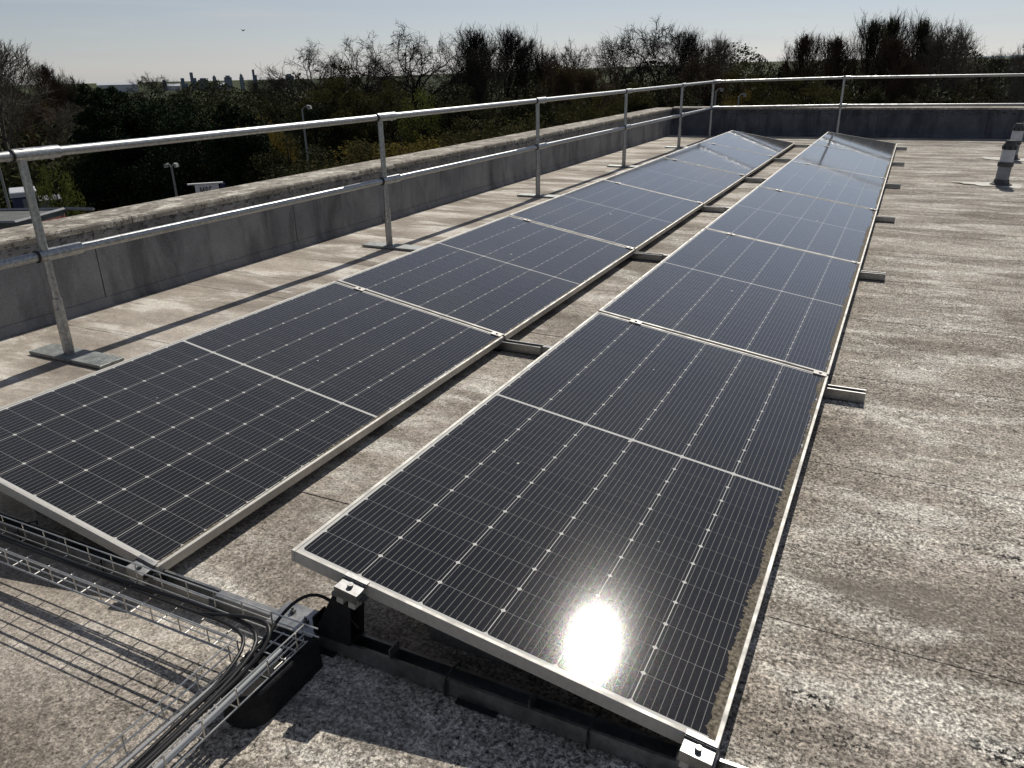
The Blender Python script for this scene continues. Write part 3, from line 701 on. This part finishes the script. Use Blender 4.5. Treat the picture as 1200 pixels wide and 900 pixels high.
def bare(seed, kind, bark, bud=None, budn=0, budsize=.07):
    """unit-ish tree 10 m tall"""
    rnd = random.Random(seed); thick, thin, tips = [], [], []
    K = dict(oak=dict(first=.34, cnt=(13, 8, 7, 6), ang=(68, 48, 46, 50), ln=(.55, .50, .46, .42), wig=.28, trop=.01, tr=.30, top=.62),
             fan=dict(first=.20, cnt=(16, 8, 7, 6), ang=(34, 32, 34, 38), ln=(.80, .44, .42, .40), wig=.12, trop=.06, tr=.17, top=.7),
             brush=dict(first=.12, cnt=(20, 8, 6, 4), ang=(22, 24, 28, 30), ln=(.62, .42, .40, .40), wig=.08, trop=.12, tr=.14, top=.85),
             round=dict(first=.22, cnt=(15, 8, 7, 6), ang=(54, 42, 44, 45), ln=(.60, .48, .44, .42), wig=.27, trop=.03, tr=.2, top=.66))[kind]
    H = 10.0; ph1, ph2 = rnd.uniform(0, 6), rnd.uniform(0, 6)
    def inside(p):
        z = p.z/H; a = math.atan2(p.y, p.x); lump = 1+.10*math.sin(3*a+ph1+z*5)+.07*math.sin(7*a+ph2-z*9)+rnd.uniform(-.07, .07)*1.3
        rr = math.hypot(p.x, p.y)/H/lump
        if kind == 'oak': return (rr/.44)**2 + (max(0, z-.52)/.48)**2 + (max(0, .52-z)/.40)**2 < 1
        if kind == 'round': return (rr/.40)**2 + ((z-.56)/.44)**2 < 1
        if kind == 'brush': return rr < .27*max(.0, 1-(max(0, z-.6)/.4)**2.4)**.5*(.5+.5*min(1, z*1.8))
        return rr < .36*min(1, max(.08, (z-.08)/.55))**.7*max(.0, 1-(max(0, z-.66)/.34)**2)**.5
    def reach(p, d):
        t = .25
        while t < H and inside(p+d*t): t += .3
        return t
    def grow(p, d, length, r, lev):
        ns = (9, 8, 5, 3, 2)[lev]; path = [p.copy()]; dirs = []; rs = [r]
        for i in range(ns):
            d = (d + Vector((rnd.gauss(0, 1), rnd.gauss(0, 1), rnd.gauss(0, 1)))*K['wig']*(.35 if lev == 0 else 1) + Vector((0, 0, K['trop']*(lev > 0)))).normalized()
            q = path[-1]+d*length/ns; rr = r*(1-(i+1)/ns*(.72 if lev < 4 else .6))
            (thick if lev < 2 else thin).append((path[-1], q, rs[-1], rr)); path.append(q); rs.append(rr); dirs.append(d.copy())
        if lev == 4: tips.append(path[-1]); tips.append(path[-2]); return
        for c in range(K['cnt'][lev]):
            lo = K['first'] if lev == 0 else (.3 if lev == 1 else .15)
            u = lo + (1-lo)*((c+rnd.random())/K['cnt'][lev]); fi = u*ns; i = min(int(fi), ns-1); fr = fi-i
            bp = path[i].lerp(path[i+1], min(fr, 1)); bd = dirs[i]
            ang = math.radians(K['ang'][lev]*rnd.uniform(.6, 1.25))*(1.15-.6*u if lev == 0 else 1)
            ph = rnd.uniform(0, 2*math.pi) if lev else c*2.4+rnd.uniform(-.4, .4)
            o = bd.orthogonal().normalized(); o = Matrix.Rotation(ph, 3, bd) @ o
            nd = (bd*math.cos(ang)+o*math.sin(ang)).normalized()
            if lev == 0: ln = min(reach(bp, nd)*rnd.uniform(.72, 1.0), H*.62)
            elif lev == 1: ln = min(max(reach(bp, nd), .5)*rnd.uniform(.6, 1.0), length*.62*rnd.uniform(.6, 1.1))
            else: ln = max(length, .35)*(.50 if lev == 2 else .55)*rnd.uniform(.6, 1.2)
            grow(bp, nd, ln, max(rs[i]*.55, .019) if lev < 3 else .0125, lev+1)
    grow(Vector((0, 0, 0)), Vector((0, 0, 1)), H*K['top'], K['tr'], 0)
    zmax = sorted(t.z for t in tips)[int(len(tips)*.99)]
    tm = prisms(thick, 'trunk', bark, 5); cm = prisms(thin, 'crown', bark, 3)
    bm_ = None
    if bud:
        pts = [t+Vector((rnd.gauss(0, .14), rnd.gauss(0, .14), rnd.gauss(0, .14))) for t in rnd.choices(tips, k=budn)]
        bm_ = leaf_quads(pts, budsize, rnd, 'buds', bud)
    return tm, cm, bm_, zmax
def leafy(seed, m, shape='round', n=9000, size=.17, H=10., bark='bark'):
    rnd = random.Random(seed); pts = []; thick = []
    thick.append((Vector((0, 0, 0)), Vector((0, 0, H*.5)), .22, .14)); thick.append((Vector((0, 0, H*.5)), Vector((.1, 0, H*.9)), .14, .03))
    clumps = []
    for c in range(60):
        if shape == 'cone':
            z = rnd.uniform(.04, .97); rad = (1-z)**.8*.27+.012; a = rnd.uniform(0, 6.28); r = rad*rnd.uniform(.55, 1); clumps.append((Vector((r*math.cos(a), r*math.sin(a), z))*H, H*(.035+.075*(1-z))))
        else:
            while True:
                q = Vector((rnd.uniform(-1, 1), rnd.uniform(-1, 1), rnd.uniform(-1, 1)))
                if .3 < q.length < 1: break
            clumps.append((Vector((q.x*.36, q.y*.36, .54+q.z*.41))*H, H*rnd.uniform(.06, .125)))
        cl = clumps[-1][0]; thick.append((Vector((0, 0, cl.z*.75)), cl, .05, .015))
    for k in range(n):
        c, r = rnd.choice(clumps); d = Vector((rnd.gauss(0, 1), rnd.gauss(0, 1), rnd.gauss(0, 1))); d = d.normalized()*r*rnd.random()**.4
        d.z *= .8; pts.append(c+d)
    return prisms(thick, 'trunk', bark, 5), leaf_quads(pts, size, rnd, 'crown', m), None, H
V = {
 'oakA': bare(11, 'oak', 'bark'), 'oakB': bare(23, 'oak', 'bark', 'greenbud', 2500, .028),
 'fanA': bare(5, 'fan', 'bark'), 'fanB': bare(9, 'fan', 'barkpale'), 'fanC': bare(31, 'fan', 'bark', 'brown', 3000, .03),
 'brushA': bare(14, 'brush', 'bark', 'greenbud', 5000, .035), 'brushB': bare(17, 'brush', 'barkred', 'brown', 5000, .035),
 'roundA': bare(41, 'round', 'bark'), 'roundB': bare(44, 'round', 'barkpale', 'olive', 6000, .035), 'roundC': bare(47, 'round', 'barkred', 'gold', 7000, .038),
 'ivy': leafy(3, 'ivy', n=16000, size=.10), 'ever': leafy(4, 'evergreen', n=16000, size=.10), 'cone': leafy(6, 'evergreen', 'cone', 16000, .09),
 'olive': leafy(8, 'olive', n=16000, size=.085), 'gold': leafy(10, 'gold', n=15000, size=.08), 'lime': leafy(12, 'lime', n=7000, size=.12), 'brownb': leafy(15, 'brown', n=16000, size=.075),
}
GZ = -9.2
def tree(kind, u, vtop, D, width, label, cat='tree', seed=None, base=None, grp='trees growing beyond the roof edge'):
    """stand a tree at distance D so that its top reaches picture row vtop; width = crown width factor"""
    if kind[:3] in ('oak', 'fan', 'rou', 'bru'): D *= 1.75
    elif u > 330: D *= 1.45
    tm, cm, bm_, zmax = V[kind]; p = gd(u, vtop, D); g = GZ if base is None else base; h = p.z-g; s = h/zmax
    t = thing('shrub' if cat == 'shrub' else ('conifer' if kind == 'cone' else ('bare_tree' if kind[:3] in ('oak', 'fan', 'rou', 'bru') else 'leafy_tree')), label, cat, (p.x, p.y, g), (0, 0, random.uniform(0, 6.28)), grp)
    sx = s*width*(1.35 if kind[:3] == 'bru' else 1)
    for nm, me in (('trunk', tm), ('crown', cm), ('buds', bm_)):
        if me: o = link(nm, me, t); o.scale = (sx, sx, s)
    return t
TR = [
 ('fanB', -22, 44, 48, 1.0, 'pale bare tree cut off by the left picture edge'),
 ('brushB', 45, 76, 62, .8, 'upright bare tree with fine twigs, left of the dark conifers'),
 ('brushA', 60, 92, 70, 1.0, 'shorter brushy bare tree just left of the dark conifers'),
 ('fanC', 82, 90, 66, .6, 'slim bare tree touching the dark conifers on their left'),
 ('roundC', 28, 118, 52, .9, 'low yellowish budding tree at the far left below the bare tree'),
 ('roundB', 75, 122, 50, .9, 'olive budding tree left of and below the dark conifers'),
 ('roundB', 0, 112, 55, .9, 'pinkish-brown twiggy tree at the left picture edge'),
 ('cone', 104, 94, 58, 1.15, 'tallest pointed dark conifer left of the city skyline'),
 ('cone', 120, 99, 60, 1.3, 'second pointed dark conifer from the left'),
 ('cone', 134, 97, 64, 1.0, 'narrow dark conifer in front of the long pale hall roof'),
 ('ever', 150, 106, 60, 1.1, 'round-topped dark evergreen right of the conifers'),
 ('roundA', 175, 89, 95, 1.2, 'rounded twiggy tree on the skyline left of the tall towers'),
 ('ever', 182, 104, 58, 1.1, 'broad dark evergreen below the distant domes'),
 ('ever', 215, 122, 52, 1.0, 'dark evergreen below the skyline towers'),
 ('gold', 262, 111, 62, 1.0, 'yellow spring-leaved tree below the city towers'),
 ('gold', 285, 116, 66, .8, 'smaller yellow-leaved tree right of the larger yellow one'),
 ('gold', 304, 118, 60, .7, 'yellow-olive leaved tree below the rightmost tower'),
 ('cone', 268, 115, 48, 1.2, 'dark conifer standing in front of the yellow trees'),
 ('cone', 282, 120, 47, 1.3, 'second dark conifer standing in front of the yellow trees'),
 ('ever', 230, 112, 54, .9, 'dark evergreen at the left of the yellow trees'),
 ('roundA', 250, 100, 120, 1.3, 'dark twiggy tree in front of the distant towers'),
 ('roundA', 215, 102, 130, 1.3, 'dark twiggy tree below the broad slab tower'),
 ('roundA', 300, 93, 110, 1.2, 'dark twiggy tree just left of the spreading oak'),
 ('roundA', 320, 90, 100, 1.0, 'small pale twiggy tree at the foot of the spreading oak'),
 ('oakA', 362, 56, 62, 1.15, 'spreading bare oak left of the big oak group'),
 ('olive', 388, 84, 50, .9, 'olive-brown leafy tree below the spreading oak'),
 ('ivy', 400, 68, 66, .7, 'dark ivy-clad tree between the two oaks'),
 ('oakB', 432, 46, 60, 1.0, 'left of the two big bare oaks with fine pale twigs'),
 ('oakA', 480, 38, 56, 1.12, 'largest bare oak with a black forked trunk against the sky'),
 ('olive', 455, 88, 54, .8, 'olive leafy tree at the foot of the largest oak'),
 ('ivy', 415, 96, 50, .9, 'dark leafy tree low beneath the left oak'),
 ('lime', 493, 98, 50, .6, 'small yellow-green tree right of the largest oak trunk'),
 ('fanA', 546, 34, 58, .95, 'fan-shaped bare tree right of the largest oak'),
 ('fanA', 588, 34, 60, .85, 'tall bare tree right of the fan-shaped one'),
 ('fanC', 618, 46, 58, .8, 'bare tree on the slope of the treeline, behind the third rail post'),
 ('fanC', 570, 58, 52, .9, 'dense bare tree low between the two fan-shaped trees'),
 ('roundA', 640, 64, 60, .9, 'low bare tree where the treeline dips'),
 ('roundA', 672, 54, 64, .75, 'small open-crowned bare tree in the dip of the treeline'),
 ('roundC', 655, 72, 52, .9, 'brown-gold budding tree below the dip of the treeline'),
 ('roundA', 722, 44, 60, .8, 'bare tree leaning left beside the widest bare crown'),
 ('roundA', 768, 30, 58, 1.05, 'widest bare crown on the skyline above the far rail posts'),
 ('fanA', 800, 36, 62, .8, 'bare tree joined to the right of the widest crown'),
 ('fanB', 842, 44, 66, .8, 'pale bare tree behind the brown rounded one'),
 ('brownb', 832, 56, 58, .9, 'brown rounded twiggy tree above the corner of the railing'),
 ('roundC', 700, 76, 50, 1.0, 'gold-budded tree above the third gap of the railing'),
 ('olive', 745, 92, 50, .9, 'olive bush-like tree under the widest crown'),
 ('olive', 868, 66, 62, .7, 'olive-topped tree right of the brown rounded one'),
 ('gold', 862, 92, 52, .6, 'yellow-leaved tree behind the railing corner'),
 ('ivy', 895, 72, 90, 1.0, 'dark rounded tree in the low gap of the skyline'),
 ('cone', 920, 70, 100, .8, 'tiny pointed conifer in the low gap of the skyline'),
 ('ivy', 915, 78, 80, 1.1, 'dark green tree filling the low gap in the treeline'),
 ('brushB', 950, 40, 60, .8, 'reddish twiggy tree at the left of the tall poplar group'),
 ('brushB', 978, 43, 58, .8, 'reddish-brown brushy tree left of the back rail post'),
 ('olive', 948, 84, 52, .9, 'olive leafy tree in front of the reddish ones'),
 ('brushA', 1022, 22, 60, .62, 'tall green-tipped poplar, leftmost of the group above the back rail'),
 ('brushA', 1050, 19, 62, .62, 'tallest green-tipped poplar in the middle of the group'),
 ('brushA', 1080, 21, 60, .6, 'green-tipped poplar on the right of the group'),
 ('brushB', 1050, 44, 55, .8, 'red-brown brushy tree in front of the poplars'),
 ('brushB', 1070, 70, 52, .8, 'low rust-coloured brushy tree under the poplars'),
 ('fanB', 1118, 29, 58, .8, 'pale fan-shaped bare tree right of the poplars'),
 ('fanA', 1103, 48, 60, .7, 'darker bare tree between the poplars and the pale fan-shaped one'),
 ('roundC', 1142, 76, 64, .7, 'brown budding tree right of the pale fan-shaped one'),
 ('roundA', 1176, 62, 85, .8, 'dark rounded tree in front of the distant hills'),
 ('roundA', 1150, 72, 75, .8, 'small dark tree left of the distant hills'),
 ('fanB', 1215, 50, 50, .7, 'pale bare tree at the right picture edge'),
 ('ivy', 1190, 84, 70, 1.1, 'dark leafy tree at the right picture edge behind the rail'),
 ('ivy', 1000, 82, 60, 1.0, 'dark leafy tree behind the back rail post'),
 ('ivy', 1095, 92, 56, 1.0, 'dark leafy tree low behind the back wall'),
 ('olive', 985, 100, 48, .9, 'olive leafy shrub-like tree low behind the back wall'),
 ('ivy', 780, 84, 52, 1.2, 'dark leafy tree low under the widest crown'),
 ('ivy', 620, 92, 50, 1.2, 'dark leafy tree behind the third rail post'),
 ('ivy', 530, 94, 52, 1.2, 'dark leafy tree under the fan-shaped bare tree'),
 ('olive', 690, 104, 46, .9, 'olive leafy tree just above the parapet, middle of picture'),
 ('ivy', 340, 104, 56, 1.2, 'dark leafy tree below the spreading oak'),
 ('ever', 365, 118, 50, 1.1, 'dark evergreen behind the street lamp'),
]
for a in TR: tree(*a)
def shrub(kind, u, vtop, D, w, hgt, label):
    p = gd(u, vtop, D); tm, cm, bm_, zmax = V[kind]; s = hgt/zmax
    t = thing('shrub', label, 'shrub', (p.x, p.y, p.z-hgt), (0, 0, random.uniform(0, 6)), 'shrubs below the roof edge')
    for nm, me in (('trunk', tm), ('crown', cm)): o = link(nm, me, t); o.scale = (s*w, s*w, s)
shrub('gold', 470, 139, 34, 1.5, 6, 'tall golden-brown shrub behind the second rail post')
shrub('gold', 508, 148, 35, 1.5, 5.6, 'golden-brown shrub right of the second rail post')
shrub('olive', 425, 158, 33, 1.6, 5.2, 'olive shrub left of the second rail post')
shrub('lime', 57, 188, 45, .55, 5.2, 'bright lime-green shrub behind the nearest rail post')
shrub('olive', 560, 132, 36, 1.5, 6, 'dark olive shrub above the parapet, right of the golden ones')
shrub('ivy', 335, 150, 46, 1.1, 6.5, 'dark shrub behind the tall street lamp')
shrub('olive', 240, 180, 52, .9, 4.5, 'dim olive shrub above the shop sign')
shrub('ivy', 375, 165, 34, 1.5, 4.8, 'dark shrub just above the parapet, left of centre')
shrub('olive', 640, 126, 38, 1.5, 6, 'olive shrub behind the third rail post')
# deep undergrowth and wood edge: nobody could count it
def undergrowth():
    r = random.Random(99); v, f = [], []
    for k in range(110000):
        az = math.radians(r.uniform(-66, 14)); near = r.random() < .45
        D = r.uniform(80, 150) if not near else r.uniform(60, 80)
        h = (r.random()**.9)*(6.0 if near else 8.0)
        h *= .8+.2*math.sin(az*40)*math.sin(az*17+1)
        p = Vector((D*math.sin(az), D*math.cos(az), -9.2+h)); s = r.uniform(.10, .3)
        a = Vector((r.gauss(0, 1), r.gauss(0, 1), r.gauss(0, 1))).normalized(); b = a.orthogonal().normalized()*s; c = a.cross(b)*.7
        i = len(v); v += [p-b, p+c, p+b, p-c]; f.append((i, i+1, i+2, i+3))
    me = bpy.data.meshes.new('undergrowth'); me.from_pydata(v, [], f); me.materials.append(MAT['ivy'])
    tag(link('undergrowth', me), 'dense dark undergrowth at the foot of the trees', kind='stuff')
undergrowth()
def farwood():
    r = random.Random(5); v, f = [], []
    for k in range(90000):
        az = math.radians(r.uniform(-64, 16)); D = r.uniform(180, 420)
        dg = math.degrees(az); left = min(1, max(0, (-dg-8)/30)); gz = -9-(D-90)*.0165*left
        h = r.random()*(11+3*math.sin(az*60)+2*math.sin(az*23))*(.75+.2*(1-left)); p = Vector((D*math.sin(az), D*math.cos(az), gz+h)); s = r.uniform(.15, .45)
        a = Vector((r.gauss(0, 1), r.gauss(0, 1), r.gauss(0, 1))).normalized(); b = a.orthogonal().normalized()*s; c = a.cross(b)*.7
        i = len(v); v += [p-b, p+c, p+b, p-c]; f.append((i, i+1, i+2, i+3))
    me = bpy.data.meshes.new('far_wood'); me.from_pydata(v, [], f); me.materials.append(MAT['ivy'])
    tag(link('far_wood', me), 'distant band of woodland between the near trees and the skyline', kind='stuff')
farwood()

# ------------------------------------------------------------------ city on the skyline
def tower(u0, u1, vtop, D, m, label, extra=None, cat='tower block', depth=None):
    a, b_, c = gd(u0, vtop, D), gd(u1, vtop, D), gd((u0+u1)/2, vtop, D)
    w = (b_-a).length; base = c.z - 95
    d = depth or w*.7; ang = math.atan2(b_.y-a.y, b_.x-a.x)
    t = thing('tower', label, cat, (c.x, c.y, base), (0, 0, ang), 'buildings on the distant city skyline'); H = c.z-base
    if extra == 'hall':
        MB().box(-w/2, w/2, -d/2, d/2, 0, H-6).obj('walls', m, t); MB().prism([(-d/2-2, H-6), (0, H), (d/2+2, H-6)], 'x', -w/2-2, w/2+2).obj('roof', 'palehall', t); return t
    MB().box(-w/2, w/2, -d/2, d/2, 0, H-4).obj('walls', m, t)
    z = H-70
    fl = MB()
    while z < H-6: fl.box(-w/2-.5, w/2+.5, -d/2-.5, d/2+.5, z, z+1.1); z += 4.5
    fl.obj('floor_bands', 'tower2' if m == 'tower1' else 'tower1', t)
    if extra == 'step': MB().box(-w/2, w*.05, -d/2+1, d/2-1, H-4, H+10).obj('plant_room', m, t)
    elif extra == 'dome':
        MB().tube([(0, 0, H-4), (0, 0, H), (0, 0, H+w*.2), (0, 0, H+w*.36), (0, 0, H+w*.42), (0, 0, H+w*.8)], [w*.35, w*.36, w*.3, w*.16, w*.03, w*.01], 12).obj('dome', m, t)
    else: MB().box(-w*.3, w*.3, -d*.3, d*.3, H-4, H).obj('plant_room', m, t)
    return t
tower(222.5, 229.5, 89.5, 2400, 'tower1', 'slim dark tower, leftmost of the tall ones on the skyline', 'step')
tower(231.5, 243.5, 91.5, 2400, 'tower1', 'broad slab tower right of the slim one on the skyline')
tower(248.5, 252.8, 88.5, 2500, 'tower2', 'narrow pale tower right of the broad slab tower')
tower(262, 271, 88.5, 2300, 'tower2', 'dark square tower among twigs right of the narrow tower')
tower(280, 285, 88.5, 2300, 'tower2', 'small block on the skyline right of the square tower', 'dome')
tower(295.5, 300.5, 86, 2400, 'tower1', 'tall tower left of the spreading oak on the skyline', 'step')
tower(334, 343, 86.5, 2400, 'tower2', 'broad block seen through the spreading oak twigs')
tower(212, 220, 96, 2500, 'tower1', 'low stepped block just left of the slim tower', 'step')
tower(190, 195, 95, 2600, 'tower1', 'small domed building right of the long hall', 'dome')
tower(114, 160, 96.5, 2600, 'palehall', 'long pale hall roof on the left skyline behind the conifers', 'hall', 'hall', 60)
tower(195, 210, 98, 2700, 'palehall', 'bright low hall roof left of the slim tower', 'hall', 'hall', 60)
tower(252, 264, 97, 2700, 'palehall', 'small bright roof between the narrow and square towers', 'hall', 'hall', 40)

# ------------------------------------------------------------------ street lamps, shop sign, van, low building
def lamp(u, vtop, D, arm, label, heads=1):
    p = gd(u, vtop, D); base = -9.0; h = p.z-base
    t = thing('street_lamp', label, 'street lamp', (p.x, p.y, base), (0, 0, math.radians(25)), 'street lamps below the roof')
    tubeobj('pole', [(0, 0, 0), (0, 0, h*.25), (0, 0, h)], [.09, .075, .045], 'post', t, 8)
    for s in ((1,) if heads == 1 else (1, -1)):
        tubeobj('arm', [(0, 0, h-.05), (s*arm*.4, 0, h+.12), (s*arm*.75, 0, h+.12)], .03, 'post', t, 6)
        hd = MB().prism([(s*arm*.7, h+.10), (s*arm*.75, h+.19), (s*arm*1.25, h+.16), (s*arm*1.35, h+.02), (s*arm*.9, h+.04)], 'y', -.14, .14).obj('lamp_head', 'post', t)
        MB().box(min(s*arm*.9, s*arm*1.3), max(s*arm*.9, s*arm*1.3), -.12, .12, h, h+.035).obj('lens', 'lampglass', hd)
lamp(354, 128, 42, .35, 'tall street lamp with a single curved head in front of the dark trees')
lamp(201, 196, 40, .22, 'short twin-headed street lamp left of the shop sign', 2)
lamp(-3, 190, 38, .5, 'street lamp at the left picture edge behind the nearest rail post', 2)
lamp(839, 107, 48, .3, 'low street lamp behind the corner of the railing')
lamp(866, 113, 50, .3, 'distant street lamp above the back wall near the corner')
def sign():
    D = 36; a, b_ = gd(227, 216, D), gd(260, 218, D); w = (b_-a).length; ang = math.atan2(b_.y-a.y, b_.x-a.x)
    t = thing('shop_sign', 'white shop sign board with black M&S letters just above the parapet', 'sign', (a.x, a.y, -9), (0, 0, ang)); H = a.z+9
    bw = w*.88
    MB().box(.03, bw, -.05, .05, H-1.1, H-.02, .01).obj('board', 'white', t)
    MB().box(-.25, w*1.05, -.08, .08, H-.018, H+.03).obj('top_trim', 'white', t)
    MB().box(bw+.06, bw+.26, -.05, .05, H-1.1, H-.03).obj('end_panel', 'navy', t)
    for x in (.2, bw-.1): tubeobj('sign_post', [(x, .12, 0), (x, .12, H-.2)], .05, 'post', t, 8)
    cu = bpy.data.curves.new('lettering', 'FONT'); cu.body = 'M&S'; cu.size = .66; cu.extrude = .01; cu.space_character = 1.0; cu.offset = -.004
    to = bpy.data.objects.new('lettering', cu); COL.objects.link(to); bpy.context.view_layer.update()
    me = bpy.data.meshes.new_from_object(to.evaluated_get(bpy.context.evaluated_depsgraph_get())); bpy.data.objects.remove(to)
    me.materials.clear(); me.materials.append(MAT['letter'])
    o = link('lettering', me, t, (.2, -.061, H-.56)); o.rotation_euler = (math.pi/2, 0, 0)
    xs = [v.co.x for v in me.vertices]; sx = (bw-.5)/max(xs); o.scale = (sx, 1.0, 1)
sign()
def van():
    D = 46; a = gd(12, 226, D); b_ = gd(42, 226, D); w = (b_-a).length; g = -8.48; H = a.z-g
    t = thing('parked_lorry', 'small blue and white lorry parked below the roof behind the nearest rail post', 'lorry', (a.x, a.y, g), (0, 0, math.atan2(b_.y-a.y, b_.x-a.x)))
    Lx = w*1.0; z0 = .55; H = max(H, 2.4)
    MB().box(0, Lx, 0, 2.1, z0, H-.25, .05).obj('box_body', 'navy', t)
    MB().box(-.06, Lx+.04, -.05, 2.15, H-.25, H, .04).obj('roof', 'pipepale', t)
    MB().box(Lx*.4, Lx*.95, -.02, .0, H-1.1, H-.35).obj('side_panel', 'pipe', t)
    c = MB().prism([(Lx+.06, z0-.1), (Lx+1.5, z0-.1), (Lx+1.5, z0+.8), (Lx+1.05, H-.5), (Lx+.06, H-.5)], 'y', .05, 2.05).obj('cab', 'pipe', t)
    MB().prism([(Lx+.5, z0+.85), (Lx+1.36, z0+.85), (Lx+1.0, H-.62), (Lx+.5, H-.62)], 'y', .03, .047).obj('side_window', 'vglass', c)
    MB().box(.1, Lx+1.3, .3, 1.8, .4, z0-.01).obj('chassis', 'tyre', t)
    for x in (Lx*.25, Lx+.85):
        for y in (.02, 1.85): 
            wh = MB().tube([(x, y, .42), (x, y+.26, .42)], .42, 16).obj('wheel', 'tyre', t); MB().tube([(x, y-.012, .42), (x, y-.001, .42)], .22, 12).obj('rim', 'white', wh)
van()
def lowb():
    # neighbouring lower flat roofs with pale edge trims and a strip of brick
    def P(u, v, z=-2.5):
        q = gd(u, v, 1.0)-CAM; w = CAM+q*((z-CAM.z)/q.z); return (w.x+22, w.y-13)
    t = thing('low_building', 'lower neighbouring building with a grey flat roof, pale edge trim and red brick', 'building', (-22, 13, -9)); Z = 6.5
    far, near = (-60, 247.5), (-60, 262.5)
    deck = [P(-60, 262.5), P(17, 262), P(75, 246), P(-60, 248.5)]
    MB().prism(deck, 'z', 0, Z-.15).obj('brick_wall', 'brick', t); MB().prism(deck, 'z', Z-.148, Z).obj('roof_deck', 'flatroof', t)
    deck2 = [P(34, 258.5), P(60, 259), P(112, 246.5), P(77, 246)]
    MB().prism(deck2, 'z', 0, Z-.35).obj('side_wing', 'flatroof', t)
    for a, b_ in ((deck[0], deck[1]), (deck[1], deck[2]), (deck[2], deck[3]), (P(75, 245.6), P(110, 246.2))):
        tubeobj('edge_trim', [(a[0], a[1], Z+.03), (b_[0], b_[1], Z+.03)], .05, 'pipe', t, 4)
lowb()
# tiny bird in the sky
p = gd(285, 36, 140)
b = MB(); b.tube([(-.28, 0, 0), (-.1, 0, .02), (.1, 0, .03), (.22, 0, .02), (.3, 0, .01)], [.01, .07, .08, .05, .01], 8)
for s in (1, -1):
    i = len(b.v); b.v += [(.1, s*.05, .04), (-.08, s*.05, .04), (.05, s*.35, .18), (-.1, s*.34, .17), (-.05, s*.62, .08), (.1, s*.05, .055), (-.08, s*.05, .055), (.05, s*.35, .19), (-.1, s*.34, .18)]
    b.f += [(i, i+1, i+3, i+2), (i+2, i+3, i+4), (i+5, i+7, i+8, i+6), (i+7, i+4, i+8), (i, i+2, i+7, i+5), (i+1, i+6, i+8, i+3), (i+2, i+4, i+7), (i+3, i+8, i+4)]
o = b.obj('bird', 'letter', loc=tuple(p)); tag(o, 'tiny dark bird flying in the sky above the left of the treeline', 'bird')
